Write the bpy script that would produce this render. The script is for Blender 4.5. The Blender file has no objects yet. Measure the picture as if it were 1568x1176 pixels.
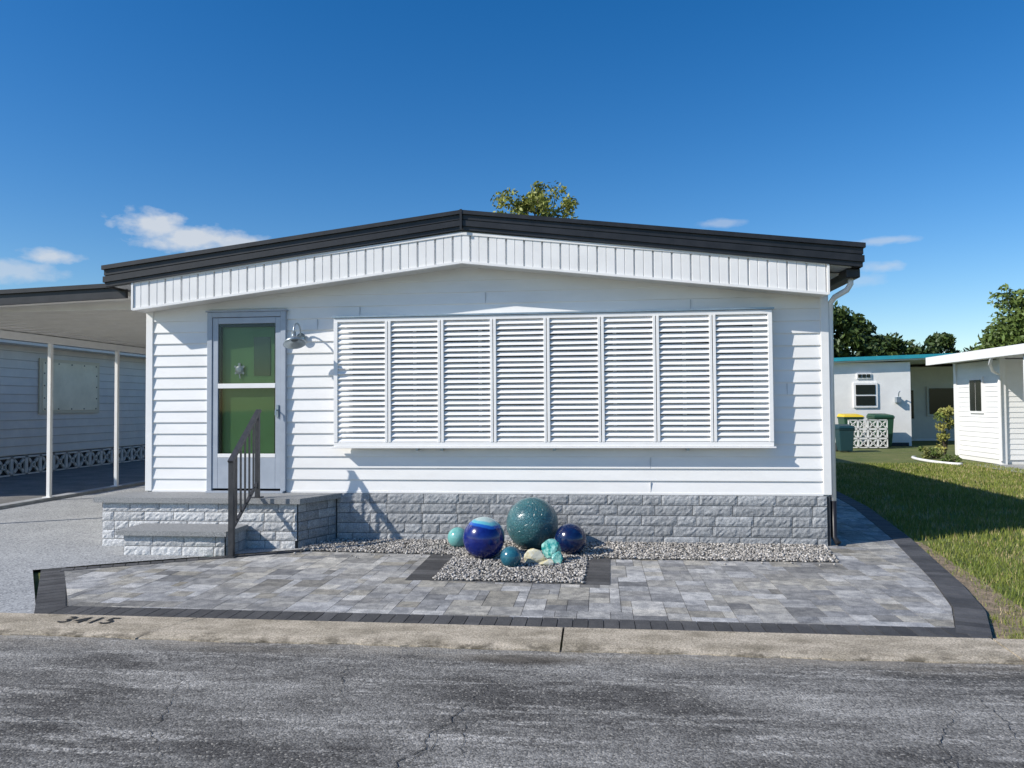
import bpy, math, random
import numpy as np
from mathutils import Vector, Matrix
rnd=random.Random(7)
scene=bpy.context.scene
# ------------------------------------------------------------------ helpers
def link(o): scene.collection.objects.link(o); return o
def empty(name,loc=(0,0,0)):
    e=bpy.data.objects.new(name,None); e.location=loc; e.empty_display_size=0.2; return link(e)
def parent(o,p):
    if p is not None:
        o.parent=p; o.matrix_parent_inverse=Matrix.Translation(-Vector(p.location))
    return o
class MB:
    def __init__(s): s.v=[]; s.f=[]; s.c=[]; s.col=(1,1,1)
    def face(s,pts):
        b=len(s.v); s.v+= [tuple(p) for p in pts]; s.f.append(tuple(range(b,b+len(pts)))); s.c.append(s.col)
    def hexa(s,p):  # 8 pts bottom 0-3 ccw, top 4-7
        b=len(s.v); s.v+=[tuple(q) for q in p]
        for q in ((3,2,1,0),(4,5,6,7),(0,1,5,4),(1,2,6,5),(2,3,7,6),(3,0,4,7)):
            s.f.append(tuple(b+i for i in q)); s.c.append(s.col)
    def box(s,x0,x1,y0,y1,z0,z1):
        s.hexa([(x0,y0,z0),(x1,y0,z0),(x1,y1,z0),(x0,y1,z0),(x0,y0,z1),(x1,y0,z1),(x1,y1,z1),(x0,y1,z1)])
    def bar(s,a,b,w,h=None,up=(0,0,1)):
        a=Vector(a);b=Vector(b);h=h or w;d=(b-a).normalized();up=Vector(up)
        if abs(d.dot(up))>.99: up=Vector((0,1,0))
        r=d.cross(up).normalized()*w/2; u=r.cross(d).normalized()*h/2
        s.hexa([a-r-u,a+r-u,a+r+u,a-r+u,b-r-u,b+r-u,b+r+u,b-r+u])
    def tube(s,pts,r,n=10,cap=True):
        pts=[Vector(p) for p in pts]; rs=r if isinstance(r,(list,tuple)) else [r]*len(pts)
        b=len(s.v); prev=None
        for i,p in enumerate(pts):
            d=(pts[min(i+1,len(pts)-1)]-pts[max(i-1,0)]).normalized()
            ref=prev if prev is not None else (Vector((1,0,0)) if abs(d.x)<.9 else Vector((0,1,0)))
            x=(ref-d*ref.dot(d)).normalized(); prev=x; y=d.cross(x)
            for k in range(n):
                t=2*math.pi*k/n; s.v.append(tuple(p+(x*math.cos(t)+y*math.sin(t))*rs[i]))
        for i in range(len(pts)-1):
            for k in range(n):
                s.f.append((b+i*n+k,b+i*n+(k+1)%n,b+(i+1)*n+(k+1)%n,b+(i+1)*n+k)); s.c.append(s.col)
        if cap:
            s.f.append(tuple(b+k for k in range(n))[::-1]); s.c.append(s.col)
            e=b+(len(pts)-1)*n; s.f.append(tuple(e+k for k in range(n))); s.c.append(s.col)
    def lathe(s,prof,c,n=32,M=None):
        b=len(s.v); M=M or Matrix.Identity(3); c=Vector(c)
        for (r,z) in prof:
            for k in range(n):
                t=2*math.pi*k/n; s.v.append(tuple(c+M@Vector((r*math.cos(t),r*math.sin(t),z))))
        for i in range(len(prof)-1):
            for k in range(n):
                s.f.append((b+i*n+k,b+i*n+(k+1)%n,b+(i+1)*n+(k+1)%n,b+(i+1)*n+k)); s.c.append(s.col)
    def make(s,name,mat,par=None,smooth=False,bevel=0,recalc=False):
        me=bpy.data.meshes.new(name); me.from_pydata(s.v,[],s.f)
        at=me.color_attributes.new("Col",'FLOAT_COLOR','CORNER')
        arr=[]
        for p,c in zip(me.polygons,s.c): arr+= (list(c)+[1])*p.loop_total
        at.data.foreach_set("color",arr)
        if smooth: me.polygons.foreach_set("use_smooth",[True]*len(me.polygons))
        me.materials.append(mat); me.update()
        o=link(bpy.data.objects.new(name,me)); parent(o,par)
        if bevel:
            m=o.modifiers.new("b",'BEVEL'); m.width=bevel; m.segments=2; m.limit_method='ANGLE'
        return o
def npmesh(name,V,F,mat,col=None,par=None,smooth=False):
    me=bpy.data.meshes.new(name); k=F.shape[1]; m=len(F)
    me.vertices.add(len(V)); me.vertices.foreach_set("co",V.astype(np.float32).ravel())
    me.loops.add(m*k); me.loops.foreach_set("vertex_index",F.astype(np.int32).ravel())
    me.polygons.add(m); me.polygons.foreach_set("loop_start",np.arange(0,m*k,k,dtype=np.int32))
    me.polygons.foreach_set("loop_total",np.full(m,k,dtype=np.int32))
    if smooth: me.polygons.foreach_set("use_smooth",np.ones(m,dtype=bool))
    me.update(calc_edges=True)
    if col is not None:
        at=me.color_attributes.new("Col",'FLOAT_COLOR','CORNER')
        a=np.ones((m,k,4),dtype=np.float32); a[:,:,:3]=col[:,None,:]; at.data.foreach_set("color",a.ravel())
    me.materials.append(mat); o=link(bpy.data.objects.new(name,me)); return parent(o,par)
# ------------------------------------------------------------------ materials
class NT:
    def __init__(s,nt): s.nt=nt
    def n(s,t,**k):
        x=s.nt.nodes.new("ShaderNode"+t)
        for a,b in k.items():
            if a.startswith("_"): x.inputs[a[1:].replace("_"," ")].default_value=b
            else: setattr(x,a,b)
        return x
    def l(s,a,b): s.nt.links.new(a,b)
    def setin(s,sock,v):
        if hasattr(v,"is_linked") or isinstance(v,bpy.types.NodeSocket): s.l(v,sock)
        else: sock.default_value=v
    def math(s,op,a,b=0.0,c=None,clamp=False):
        x=s.nt.nodes.new("ShaderNodeMath"); x.operation=op; x.use_clamp=clamp
        s.setin(x.inputs[0],a); s.setin(x.inputs[1],b)
        if c is not None: s.setin(x.inputs[2],c)
        return x.outputs[0]
    def mix(s,f,a,b,mode='MIX'):
        x=s.nt.nodes.new("ShaderNodeMix"); x.data_type='RGBA'; x.blend_type=mode
        s.setin(x.inputs[0],f); s.setin(x.inputs[6],c4(a)); s.setin(x.inputs[7],c4(b)); return x.outputs[2]
    def pos(s,scale=(1,1,1)):
        g=s.nt.nodes.new("ShaderNodeNewGeometry"); m=s.nt.nodes.new("ShaderNodeMapping"); m.inputs['Scale'].default_value=scale
        s.l(g.outputs['Position'],m.inputs[0]); return m.outputs[0]
    def noise(s,vec,scale,detail=4,rough=.6):
        x=s.nt.nodes.new("ShaderNodeTexNoise"); x.inputs['Scale'].default_value=scale; x.inputs['Detail'].default_value=detail; x.inputs['Roughness'].default_value=rough
        s.l(vec,x.inputs['Vector']); return x.outputs['Fac']
    def ramp(s,f,a,b):
        x=s.nt.nodes.new("ShaderNodeMapRange"); x.inputs[1].default_value=a; x.inputs[2].default_value=b; s.setin(x.inputs[0],f); return x.outputs[0]
def c4(c):
    if isinstance(c,bpy.types.NodeSocket): return c
    if isinstance(c,(int,float)): return (c,c,c,1)
    return tuple(c)+(1,) if len(c)==3 else tuple(c)
def newmat(name):
    m=bpy.data.materials.new(name); m.use_nodes=True; nt=NT(m.node_tree); return m,nt,m.node_tree.nodes['Principled BSDF']
def pm(name,c1,c2=None,scale=3,rough=.6,bump=0,bscale=60,metal=0,spec=.5,attr=False,stretch=(1,1,1),coat=0,lo=.35,hi=.65,fine=0,fa=.72,fb=1.22):
    m,t,b=newmat(name); P=t.pos(stretch)
    col=c4(c1)
    if c2 is not None: col=t.mix(t.ramp(t.noise(P,scale,4,.65),lo,hi),c1,c2)
    if fine: 
        f=t.ramp(t.noise(t.pos(),fine,1,.5),.3,.7); col=t.mix(1.0,col,t.mix(f,(fa,)*3,(fb,)*3),'MULTIPLY')
    if attr:
        a=t.n("Attribute",attribute_name="Col"); col=t.mix(1.0,col,a.outputs['Color'],'MULTIPLY')
    t.setin(b.inputs['Base Color'],col); b.inputs['Roughness'].default_value=rough; b.inputs['Metallic'].default_value=metal
    b.inputs['Specular IOR Level'].default_value=spec; b.inputs['Coat Weight'].default_value=coat
    if bump:
        bn=t.n("Bump"); bn.inputs['Strength'].default_value=1.0; bn.inputs['Distance'].default_value=bump
        t.l(t.noise(t.pos(),bscale,3,.6),bn.inputs['Height']); t.l(bn.outputs[0],b.inputs['Normal'])
    return m
WHITE=pm("white_siding_paint",(.88,.87,.85),(.82,.81,.79),1.6,.42,stretch=(1,1,3))
WTRIM=pm("white_trim_paint",(.88,.87,.85),(.82,.81,.79),4,.38)
SHUT=pm("shutter_enamel",(.90,.89,.87),(.86,.85,.83),5,.35)
BLACK=pm("black_fascia_paint",(.013,.013,.015),(.024,.024,.027),6,.42,.0005,30)
ROOFM=pm("roof_membrane",(.55,.56,.57),(.42,.43,.44),1.5,.7)
SOFF=pm("soffit_white",(.74,.72,.68),(.68,.66,.62),3,.6)
ALU=pm("door_aluminium",(.42,.46,.52),(.37,.41,.47),6,.4,metal=.1)
GREEN=pm("green_door_paint",(.105,.23,.075),(.092,.205,.066),4,.45)
IRON=pm("black_iron_rail",(.03,.032,.036),(.05,.05,.055),20,.4)
STONE=pm("painted_split_stone",(.40,.41,.415),(.29,.30,.31),16,.85,.0025,50,attr=True,fine=90,fa=.68,fb=1.22)
STONEL=pm("pale_split_stone",(.58,.585,.58),(.47,.475,.48),14,.85,.0025,50,attr=True,fine=90,fa=.7)
MORT=pm("dark_mortar",(.065,.068,.07),(.045,.047,.05),20,.9)
SLAB=pm("speckled_slab",(.34,.345,.34),(.22,.225,.23),55,.75,.001,150,fine=130,fa=.55,fb=1.35)
GALV=pm("galvanised_metal",(.42,.48,.52),(.34,.40,.44),12,.35,metal=.7)
PAVER=pm("concrete_paver",(1.10,1.08,1.04),(.66,.66,.66),11,.85,.002,90,attr=True,fine=140,lo=.40,hi=.60,fa=.62,fb=1.3)
CHAR=pm("charcoal_paver",(.078,.076,.075),(.050,.049,.050),7,.85,.002,90,attr=True,fine=140)
SAND=pm("joint_sand",(.12,.115,.105),(.07,.068,.06),30,.95)
DIRT=pm("bare_soil",(.34,.25,.165),(.16,.13,.08),9,.95,.006,60,fine=70,fa=.5,fb=1.45)
GRAV=pm("gravel_stone",(1.08,1.06,1.03),(.85,.84,.83),60,.85,attr=True)
GRAVB=pm("gravel_base",(.16,.155,.15),(.06,.06,.058),70,.95)
BARK=pm("bark",(.12,.09,.065),(.07,.055,.04),14,.9)
def driveway():
    m,t,b=newmat("flecked_driveway_coating"); P=t.pos()
    col=t.mix(t.ramp(t.noise(P,1.3,5,.65),.35,.65),(.40,.405,.40),(.31,.315,.315))
    v=t.n("TexVoronoi"); v.inputs['Scale'].default_value=70; t.l(P,v.inputs[0]); s=t.n("SeparateColor"); t.l(v.outputs['Color'],s.inputs[0])
    col=t.mix(1.0,col,t.mix(s.outputs[0],(.74,)*3,(1.22,)*3),'MULTIPLY')
    col=t.mix(t.math('MULTIPLY',t.ramp(s.outputs[1],.86,.9),.6),col,(.10,.105,.115)); col=t.mix(t.math('MULTIPLY',t.ramp(s.outputs[2],.86,.9),.6),col,(.66,.66,.64))
    t.setin(b.inputs['Base Color'],col); b.inputs['Roughness'].default_value=.8; b.inputs['Specular IOR Level'].default_value=.3; return m
DRIVE=driveway()
def kerbmat():
    m,t,b=newmat("weathered_curb_concrete"); P=t.pos((1,2.5,1))
    col=t.mix(t.ramp(t.noise(P,2.6,5,.65),.40,.68),(.52,.45,.35),(.29,.25,.185))
    col=t.mix(1.0,col,t.mix(t.ramp(t.noise(t.pos(),95,2,.6),.3,.7),(.52,)*3,(1.34,)*3),'MULTIPLY')
    sx=t.n("SeparateXYZ"); t.l(t.pos(),sx.inputs[0]); n2=t.noise(t.pos(),6,5,.7)
    e=t.math('MULTIPLY',t.ramp(n2,.48,.62),t.math('ADD',t.math('SUBTRACT',1.0,t.ramp(sx.outputs[1],4.77,4.92)),.25)); col=t.mix(t.math('MULTIPLY',e,.7),col,(.10,.085,.06))
    t.setin(b.inputs['Base Color'],col); b.inputs['Roughness'].default_value=.95; b.inputs['Specular IOR Level'].default_value=.2
    bn=t.n("Bump"); bn.inputs['Distance'].default_value=.004; t.l(t.noise(t.pos(),95,3,.7),bn.inputs['Height']); t.l(bn.outputs[0],b.inputs['Normal']); return m
CONC=kerbmat()
def leafmat(name):
    m,t,b=newmat(name); a=t.n("Attribute",attribute_name="Col"); t.l(a.outputs['Color'],b.inputs['Base Color']); b.inputs['Roughness'].default_value=.5
    b.inputs['Specular IOR Level'].default_value=.3; return m
LEAF=leafmat("leaf")
BLADE=leafmat("grass_blade")
def glassmat(name,tint=(.96,.98,.97),k=.35):
    m,t,b=newmat(name)
    tr=t.n("BsdfTransparent"); tr.inputs[0].default_value=tint+(1,); gl=t.n("BsdfGlossy"); gl.inputs['Roughness'].default_value=.03
    fr=t.n("Fresnel"); fr.inputs[0].default_value=1.45; f=t.math('MULTIPLY',fr.outputs[0],k)
    mx=t.n("MixShader"); t.l(f,mx.inputs[0]); t.l(tr.outputs[0],mx.inputs[1]); t.l(gl.outputs[0],mx.inputs[2])
    t.l(mx.outputs[0],m.node_tree.nodes['Material Output'].inputs[0]); return m
GLASS=glassmat("clear_glass",k=.6)
DGLASS=pm("dark_window_glass",(.018,.022,.018),None,rough=.12,spec=.35)
def asphalt():
    m,t,b=newmat("weathered_asphalt")
    P=t.pos(); big=t.noise(t.pos((.6,1.4,1)),1.0,6,.65)
    col=t.mix(t.ramp(big,.40,.60),(.092,.088,.082),(.245,.236,.218))
    med=t.noise(t.pos((.8,2.2,1)),4.0,6,.78); col=t.mix(1.0,col,t.mix(t.ramp(med,.32,.68),(.66,)*3,(1.25,)*3),'MULTIPLY')
    st=t.noise(t.pos((.7,6,1)),1.5,6,.7); st2=t.noise(t.pos((1,1,1)),30,3,.75)
    k=t.math('MULTIPLY',t.ramp(st,.51,.62),t.ramp(st2,.40,.58)); col=t.mix(t.math('MULTIPLY',k,.65),col,(.50,.48,.44))
    ag=t.n("TexVoronoi"); ag.inputs['Scale'].default_value=105; t.l(P,ag.inputs[0])
    sep=t.n("SeparateColor"); t.l(ag.outputs['Color'],sep.inputs[0])
    col=t.mix(1.0,col,t.mix(sep.outputs[0],(.52,)*3,(1.48,)*3),'MULTIPLY')
    spk=t.ramp(sep.outputs[1],.92,.96); col=t.mix(t.math('MULTIPLY',spk,.5),col,(.50,.47,.41))
    sx=t.n("SeparateXYZ"); t.l(P,sx.inputs[0])
    dx=t.math('DIVIDE',t.math('ADD',sx.outputs[0],.48),.42); dy=t.math('DIVIDE',t.math('SUBTRACT',sx.outputs[1],4.60),.11)
    d=t.math('ADD',t.math('MULTIPLY',dx,dx),t.math('MULTIPLY',dy,dy)); d=t.math('ADD',d,t.math('MULTIPLY',med,1.2))
    col=t.mix(t.math('MULTIPLY',t.math('SUBTRACT',1.0,t.ramp(d,.8,1.8)),.75),col,(.03,.024,.018))
    e=t.math('MULTIPLY',t.ramp(sx.outputs[1],4.50,4.78),t.ramp(med,.36,.58)); col=t.mix(t.math('MULTIPLY',e,.6),col,(.32,.28,.22))
    t.setin(b.inputs['Base Color'],col); b.inputs['Roughness'].default_value=.95; b.inputs['Specular IOR Level'].default_value=.2
    bn=t.n("Bump"); bn.inputs['Distance'].default_value=.003
    t.l(t.math('MULTIPLY',ag.outputs['Distance'],-1.0),bn.inputs['Height']); t.l(bn.outputs[0],b.inputs['Normal'])
    return m
ASPH=asphalt()
def grassmat():
    m,t,b=newmat("lawn"); P=t.pos()
    col=t.mix(t.ramp(t.noise(P,.9,5,.6),.35,.65),(.095,.13,.024),(.17,.18,.048))
    col=t.mix(1.0,col,t.mix(t.ramp(t.noise(P,45,3,.7),.3,.7),(.5,)*3,(1.3,)*3),'MULTIPLY')
    col=t.mix(t.ramp(t.noise(P,2.3,4,.7),.58,.70),col,(.23,.18,.10))
    t.setin(b.inputs['Base Color'],col); b.inputs['Roughness'].default_value=.95
    return m
LAWN=grassmat()
# ------------------------------------------------------------------ ground
def sheet(name,pts,z,mat,par=None):
    mb=MB(); mb.face([(x,y,z) for x,y in pts]); return mb.make(name,mat,par)
sheet("ground",[(-400,-300),(400,-300),(400,700),(-400,700)],-.012,LAWN)
road=sheet("road",[(-60,-4),(60,-4),(60,4.80),(-60,4.80)],.0,ASPH)
mb=MB(); rc=random.Random(5)
def crack(p,q,w,br=2):
    p=Vector(p);q=Vector(q); L=(q-p).length; n=int(L/.03); d=(q-p)/L; s=Vector((-d.y,d.x)); off=0; pts=[]
    for i in range(n+1):
        off+=rc.uniform(-.024,.024); off*=.93; pts.append((p+d*(L*i/n)+s*off,w*rc.uniform(.35,1.2)*(1-.6*abs(2*i/n-1))))
    for (a,wa),(b,wb) in zip(pts[:-1],pts[1:]):
        mb.face([(a.x-s.x*wa,a.y-s.y*wa,.004),(b.x-s.x*wb,b.y-s.y*wb,.004),(b.x+s.x*wb,b.y+s.y*wb,.004),(a.x+s.x*wa,a.y+s.y*wa,.004)])
    for _ in range(br):
        k=pts[rc.randrange(2,n-1)][0]; a=rc.uniform(-1.2,1.2); dd=Vector((d.x*math.cos(a)-d.y*math.sin(a),d.x*math.sin(a)+d.y*math.cos(a)))
        if L>.3: crack(k,k+dd*L*rc.uniform(.2,.4),w*.6,0)
crack((-.62,4.25),(-.95,2.6),.0038,5); crack((-1.55,4.5),(-1.35,3.9),.0025,1); crack((1.75,4.1),(1.25,3.0),.0028,3); crack((-3.2,3.6),(-2.2,3.35),.0024,2); crack((.35,3.9),(.9,3.5),.002,2); crack((-.95,2.6),(-.2,1.0),.003,2); crack((-2.4,4.2),(-1.9,3.1),.0024,2); crack((2.0,4.4),(1.9,3.6),.0022,1)
mb.make("asphalt_cracks",pm("crack_shadow",(.035,.033,.03)),road)
mb=MB(); xs=[-60]+[ -2.96+2.71*k for k in range(-12,16)]+[60]
for a,b_ in zip(xs[:-1],xs[1:]):
    n_=max(2,int((b_-a)/.06)); cols=[]
    sk0=.10 if abs(a+2.96)<.01 else 0; sk1=.10 if abs(b_+2.96)<.01 else 0
    for i in range(n_+1):
        t_=i/n_; x=a+.007+(b_-a-.014)*t_; j=.010*math.sin(x*3.1)+.008*math.sin(x*11.3+1)+rnd.uniform(-.009,.009)
        sk=sk0*max(0,1-t_*6)+sk1*max(0,1-(1-t_)*6)
        cols.append([(x-sk,4.77+j,-.02),(x-sk,4.772+j,.008+rnd.uniform(-.002,.002)),(x-sk*.7,4.86,.021),(x+sk,5.165,.036),(x+sk,5.165,-.02)])
    for L,R_ in zip(cols[:-1],cols[1:]):
        for i in range(4): mb.face([L[i],R_[i],R_[i+1],L[i+1]])
    mb.face(cols[0]); mb.face(cols[-1][::-1])
mb.make("kerb",CONC)
sheet("driveway",[(-9.0,5.165),(-4.1,5.165),(-5.3,6.62),(-4.6,7.05),(-3.0,7.9),(-3.0,8.5),(-5.3,8.5),(-5.3,22),(-9.0,22)],.020,DRIVE)
sheet("neighbor_driveway",[(-13.4,5.165),(-9.2,5.165),(-9.2,22),(-13.4,22)],.008,pm("old_concrete",(.22,.21,.195),(.14,.135,.125),2,.9,fine=80))
mb=MB(); mb.box(-9.2,-9.0,8.0,22,-.02,.07); mb.make("driveway_curb",pm("curb_paint",(.42,.43,.43),(.3,.3,.3),6,.85))
cu=bpy.data.curves.new("house_number",'FONT'); cu.body="3415"; cu.size=.18; cu.space_character=1.18; cu.shear=.2; cu.offset=.0015
ho=bpy.data.objects.new("house_number",cu); ho.location=(-3.82,4.985,.0325); ho.rotation_euler=(.05,0,0); link(ho)
cu.materials.append(pm("black_paint",(.015,.015,.015),(.05,.045,.04),40,.8,lo=.5,hi=.8))
# ------------------------------------------------------------------ pavers
def clip(poly,conv):
    out=poly
    for i in range(len(conv)):
        a=conv[i]; b=conv[(i+1)%len(conv)]; inp=out; out=[]
        def side(p): return (b[0]-a[0])*(p[1]-a[1])-(b[1]-a[1])*(p[0]-a[0])
        for j in range(len(inp)):
            p=inp[j]; q=inp[(j+1)%len(inp)]; sp=side(p); sq=side(q)
            if sp>=0: out.append(p)
            if (sp>=0)!=(sq>=0):
                t=sp/(sp-sq); out.append((p[0]+(q[0]-p[0])*t,p[1]+(q[1]-p[1])*t))
        if len(out)<3: return []
    return out
def area(p): return abs(sum(p[i][0]*p[(i+1)%len(p)][1]-p[(i+1)%len(p)][0]*p[i][1] for i in range(len(p))))/2
REG=[[(-4.0,5.37),(-1.68,5.37),(-1.68,7.58),(-3.05,7.66),(-4.95,6.58)],
     [(-1.68,5.37),(.06,5.37),(.06,6.44),(-1.68,6.48)],
     [(.06,5.37),(2.33,5.37),(2.56,5.95),(2.77,6.75),(2.93,7.5),(.06,7.5)],
     [(2.24,7.5),(2.93,7.5),(3.22,8.9),(2.44,8.9)],
     [(2.44,8.9),(3.22,8.9),(3.65,11.5),(3.95,14.8),(3.95,22),(2.44,22)]]
u_=.080
nx=int((4.1+5.1)/u_); ny=int((22-5.3)/u_)
occ=np.zeros((nx+4,ny+4),bool)
mb=MB()
sizes=[(3,2),(3,2),(2,2),(2,2),(3,3),(3,3),(4,3)]
for j in range(ny):
    for i in range(nx):
        if occ[i,j]: continue
        opts=[s for s in sizes if not occ[i:i+s[0],j:j+s[1]].any()]
        s=rnd.choice(opts) if opts else ((1,2) if not occ[i:i+1,j:j+2].any() else (1,1))
        occ[i:i+s[0],j:j+s[1]]=True
        g=.002
        x0=-5.05+i*u_+g; x1=-5.05+(i+s[0])*u_-g; y0=5.28+j*u_+g; y1=5.28+(j+s[1])*u_-g
        if y0>9.2 and x1<2.4: continue
        tone=rnd.choice([.20,.26,.30,.34,.38,.43,.49,.28,.33,.40]); w=rnd.choice([-.004,.004,.012,.022,.045])
        mb.col=(tone+w,tone+w*.6,tone-w*.3)
        z=.030+rnd.uniform(-.001,.001)
        for R_ in REG:
            c=clip([(x0,y0),(x1,y0),(x1,y1),(x0,y1)],R_)
            if len(c)>2 and area(c)>2e-4:
                mb.face([(x,y,z) for x,y in c])
                for k in range(len(c)):
                    p=c[k];q=c[(k+1)%len(c)]; mb.face([(p[0],p[1],.006),(q[0],q[1],.006),(q[0],q[1],z),(p[0],p[1],z)])
patio=empty("paver_patio",(-1,6.3,0))
mb.make("pavers",PAVER,patio)
sheet("sand_bed",[(-5.08,6.58),(-4.10,5.18),(2.45,5.18),(2.72,5.85),(2.94,6.7),(3.12,7.5),(3.39,8.9),(3.82,11.5),(4.12,14.8),(4.12,22),(2.40,22),(2.40,7.45),(-3.0,7.62),(-3.3,7.56)],.024,SAND,patio)
def border(mb,pts,width,step=.105,side=1,z0=.033,zb=.004):
    pts=[Vector((p[0],p[1],0)) for p in pts]; seg=[(pts[i+1]-pts[i]).length for i in range(len(pts)-1)]; tot=sum(seg)
    n=max(1,int(tot/step))
    def at(s):
        i=0
        while i<len(seg)-1 and s>seg[i]: s-=seg[i]; i+=1
        d=(pts[i+1]-pts[i]).normalized(); return pts[i]+d*s, Vector((-d.y,d.x,0))*side
    def smooth_n(s):
        v=Vector((0,0,0))
        for ds in (-.2,-.1,0,.1,.2): v+=at(min(max(s+ds,0),tot-1e-4))[1]
        return v.normalized()
    for k in range(n):
        s0=tot*k/n+.003; s1=tot*(k+1)/n-.003
        p0,_=at(s0); p1,_=at(s1); n0=smooth_n(s0); n1=smooth_n(s1)
        v=rnd.uniform(.72,1.4); mb.col=(v,v,v); z=z0+rnd.uniform(-.0006,.0006)
        a=p0;b=p1;c=p1+n1*width;d=p0+n0*width
        if side<0: a,b,c,d=d,c,b,a
        mb.hexa([(q.x,q.y,zb) for q in (a,b,c,d)]+[(q.x,q.y,z) for q in (a,b,c,d)])
mb=MB()
border(mb,[(-4.12,5.172),(2.46,5.172)],.225)
border(mb,[(2.48,5.20),(2.75,5.85),(2.97,6.7),(3.13,7.5),(3.42,8.9),(3.85,11.5),(4.15,14.8),(4.15,22)],.20,z0=.0345)
border(mb,[(-5.20,6.60),(-4.14,5.19)],.20,z0=.030)
border(mb,[(-3.05,7.76),(-4.0,7.22),(-5.02,6.64)],.12,z0=.0345)
border(mb,[(-1.70,7.62),(-1.68,6.46)],.25)
border(mb,[(.08,6.42),(.10,7.56)],.24)
mb.make("charcoal_border",CHAR,patio)
# ------------------------------------------------------------------ gravel
GR=[[(-3.05,7.66),(-1.70,7.585),(.08,7.50),(2.24,7.50),(2.36,8.37),(-2.95,8.37),(-3.15,7.8)],[(-1.44,6.47),(-.14,6.44),(-.12,7.55),(-1.44,7.6)]]
grav=empty("gravel_bed",(-.5,7.7,0))
sheet("gravel_base",[(-3.12,7.7),(-1.70,7.56),(2.26,7.48),(2.40,8.42),(-2.9,8.42)],.028,GRAVB,grav)
sheet("gravel_base_front",[(-1.46,6.45),(-.13,6.42),(-.11,7.555),(-1.46,7.6)],.0315,GRAVB,grav)
rs=np.random.RandomState(3)
def inpoly(x,y,poly):
    r=np.zeros(len(x),bool); n=len(poly)
    for i in range(n):
        x0,y0=poly[i];x1,y1=poly[(i+1)%n]
        c=((y0>y)!=(y1>y))&(x<(x1-x0)*(y-y0)/(y1-y0+1e-9)+x0); r^=c
    return r
import bmesh
N=34000; px=rs.uniform(-3.2,2.5,N); py=rs.uniform(6.4,8.38,N); m_=inpoly(px,py,GR[0])|inpoly(px,py,GR[1])|(rs.uniform(0,1,N)<.012)&(py<7.6)&(px>-3.1)&(px<2.3)&(py>7.3); px=px[m_];py=py[m_]; n=len(px)
bm=bmesh.new(); bmesh.ops.create_icosphere(bm,subdivisions=1,radius=1); bm.verts.ensure_lookup_table()
iv=np.array([v.co[:] for v in bm.verts]); iF=np.array([[v.index for v in f.verts] for f in bm.faces]); bm.free()
r=rs.uniform(.006,.015,n); sc=np.stack([r*rs.uniform(.8,1.4,n),r*rs.uniform(.7,1.2,n),r*rs.uniform(.5,.9,n)],1)
a=rs.uniform(0,6.28,n)
P=iv[None]*(1+rs.uniform(-.22,.22,(n,12,1)))*sc[:,None]
X=P[:,:,0]*np.cos(a)[:,None]-P[:,:,1]*np.sin(a)[:,None]; Y=P[:,:,0]*np.sin(a)[:,None]+P[:,:,1]*np.cos(a)[:,None]
V=np.stack([X+px[:,None],Y+py[:,None],P[:,:,2]+.036+rs.uniform(0,.014,(n,1))],2).reshape(-1,3)
Fc=(iF[None]+np.arange(n)[:,None,None]*12).reshape(-1,3)
tone=rs.choice([.13,.22,.32,.42,.52,.64],n,p=[.15,.21,.24,.20,.13,.07]); tc=np.stack([tone*1.05,tone,tone*.93],1)
npmesh("pebbles",V,Fc,GRAV,np.repeat(tc,20,0),grav)
# ------------------------------------------------------------------ stone walls
def stone(mbs,p0,p1,z0,z1,rows,blen,nout,seed):
    R_=random.Random(seed); p0=Vector(p0);p1=Vector(p1); L=(p1-p0).length; d=(p1-p0)/L; nv=Vector(nout).normalized(); rh=(z1-z0)/rows
    for r_ in range(rows):
        x=-(blen/2)*(r_%2)-R_.uniform(0,.04)
        while x<L:
            w=blen*R_.choice([1,1,.95,1.05,.5]) ; a=max(0,x)+.0025; b=min(L,x+w)-.0025; x+=w
            if b-a<.03: continue
            v=R_.uniform(.84,1.15); mbs.col=(v,v,v*1.005); zb=z0+r_*rh+.003; zt=z0+(r_+1)*rh-.003
            nxn=max(2,int((b-a)/.028)); nz=4; base=len(mbs.v)
            for jz in range(nz+1):
                for ix in range(nxn+1):
                    e=(jz in(0,nz)) or (ix in(0,nxn))
                    o=R_.uniform(.005,.009) if e else R_.uniform(.010,.019)
                    q=p0+d*(a+(b-a)*ix/nxn)+nv*o; mbs.v.append((q.x,q.y,zb+(zt-zb)*jz/nz))
            flip=(d.x*nv.y-d.y*nv.x)>0
            for jz in range(nz):
                for ix in range(nxn):
                    f=(base+jz*(nxn+1)+ix,base+jz*(nxn+1)+ix+1,base+(jz+1)*(nxn+1)+ix+1,base+(jz+1)*(nxn+1)+ix)
                    mbs.f.append(f[::-1] if flip else f); mbs.c.append(mbs.col)
            for jz in (0,nz):
                for ix in range(nxn):
                    i0=base+jz*(nxn+1)+ix;i1=i0+1; c0=Vector(mbs.v[i0]);c1=Vector(mbs.v[i1]); back=Vector((nv.x,nv.y,0))*-.012
                    mbs.face([c0,c1,c1+back,c0+back])
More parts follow.
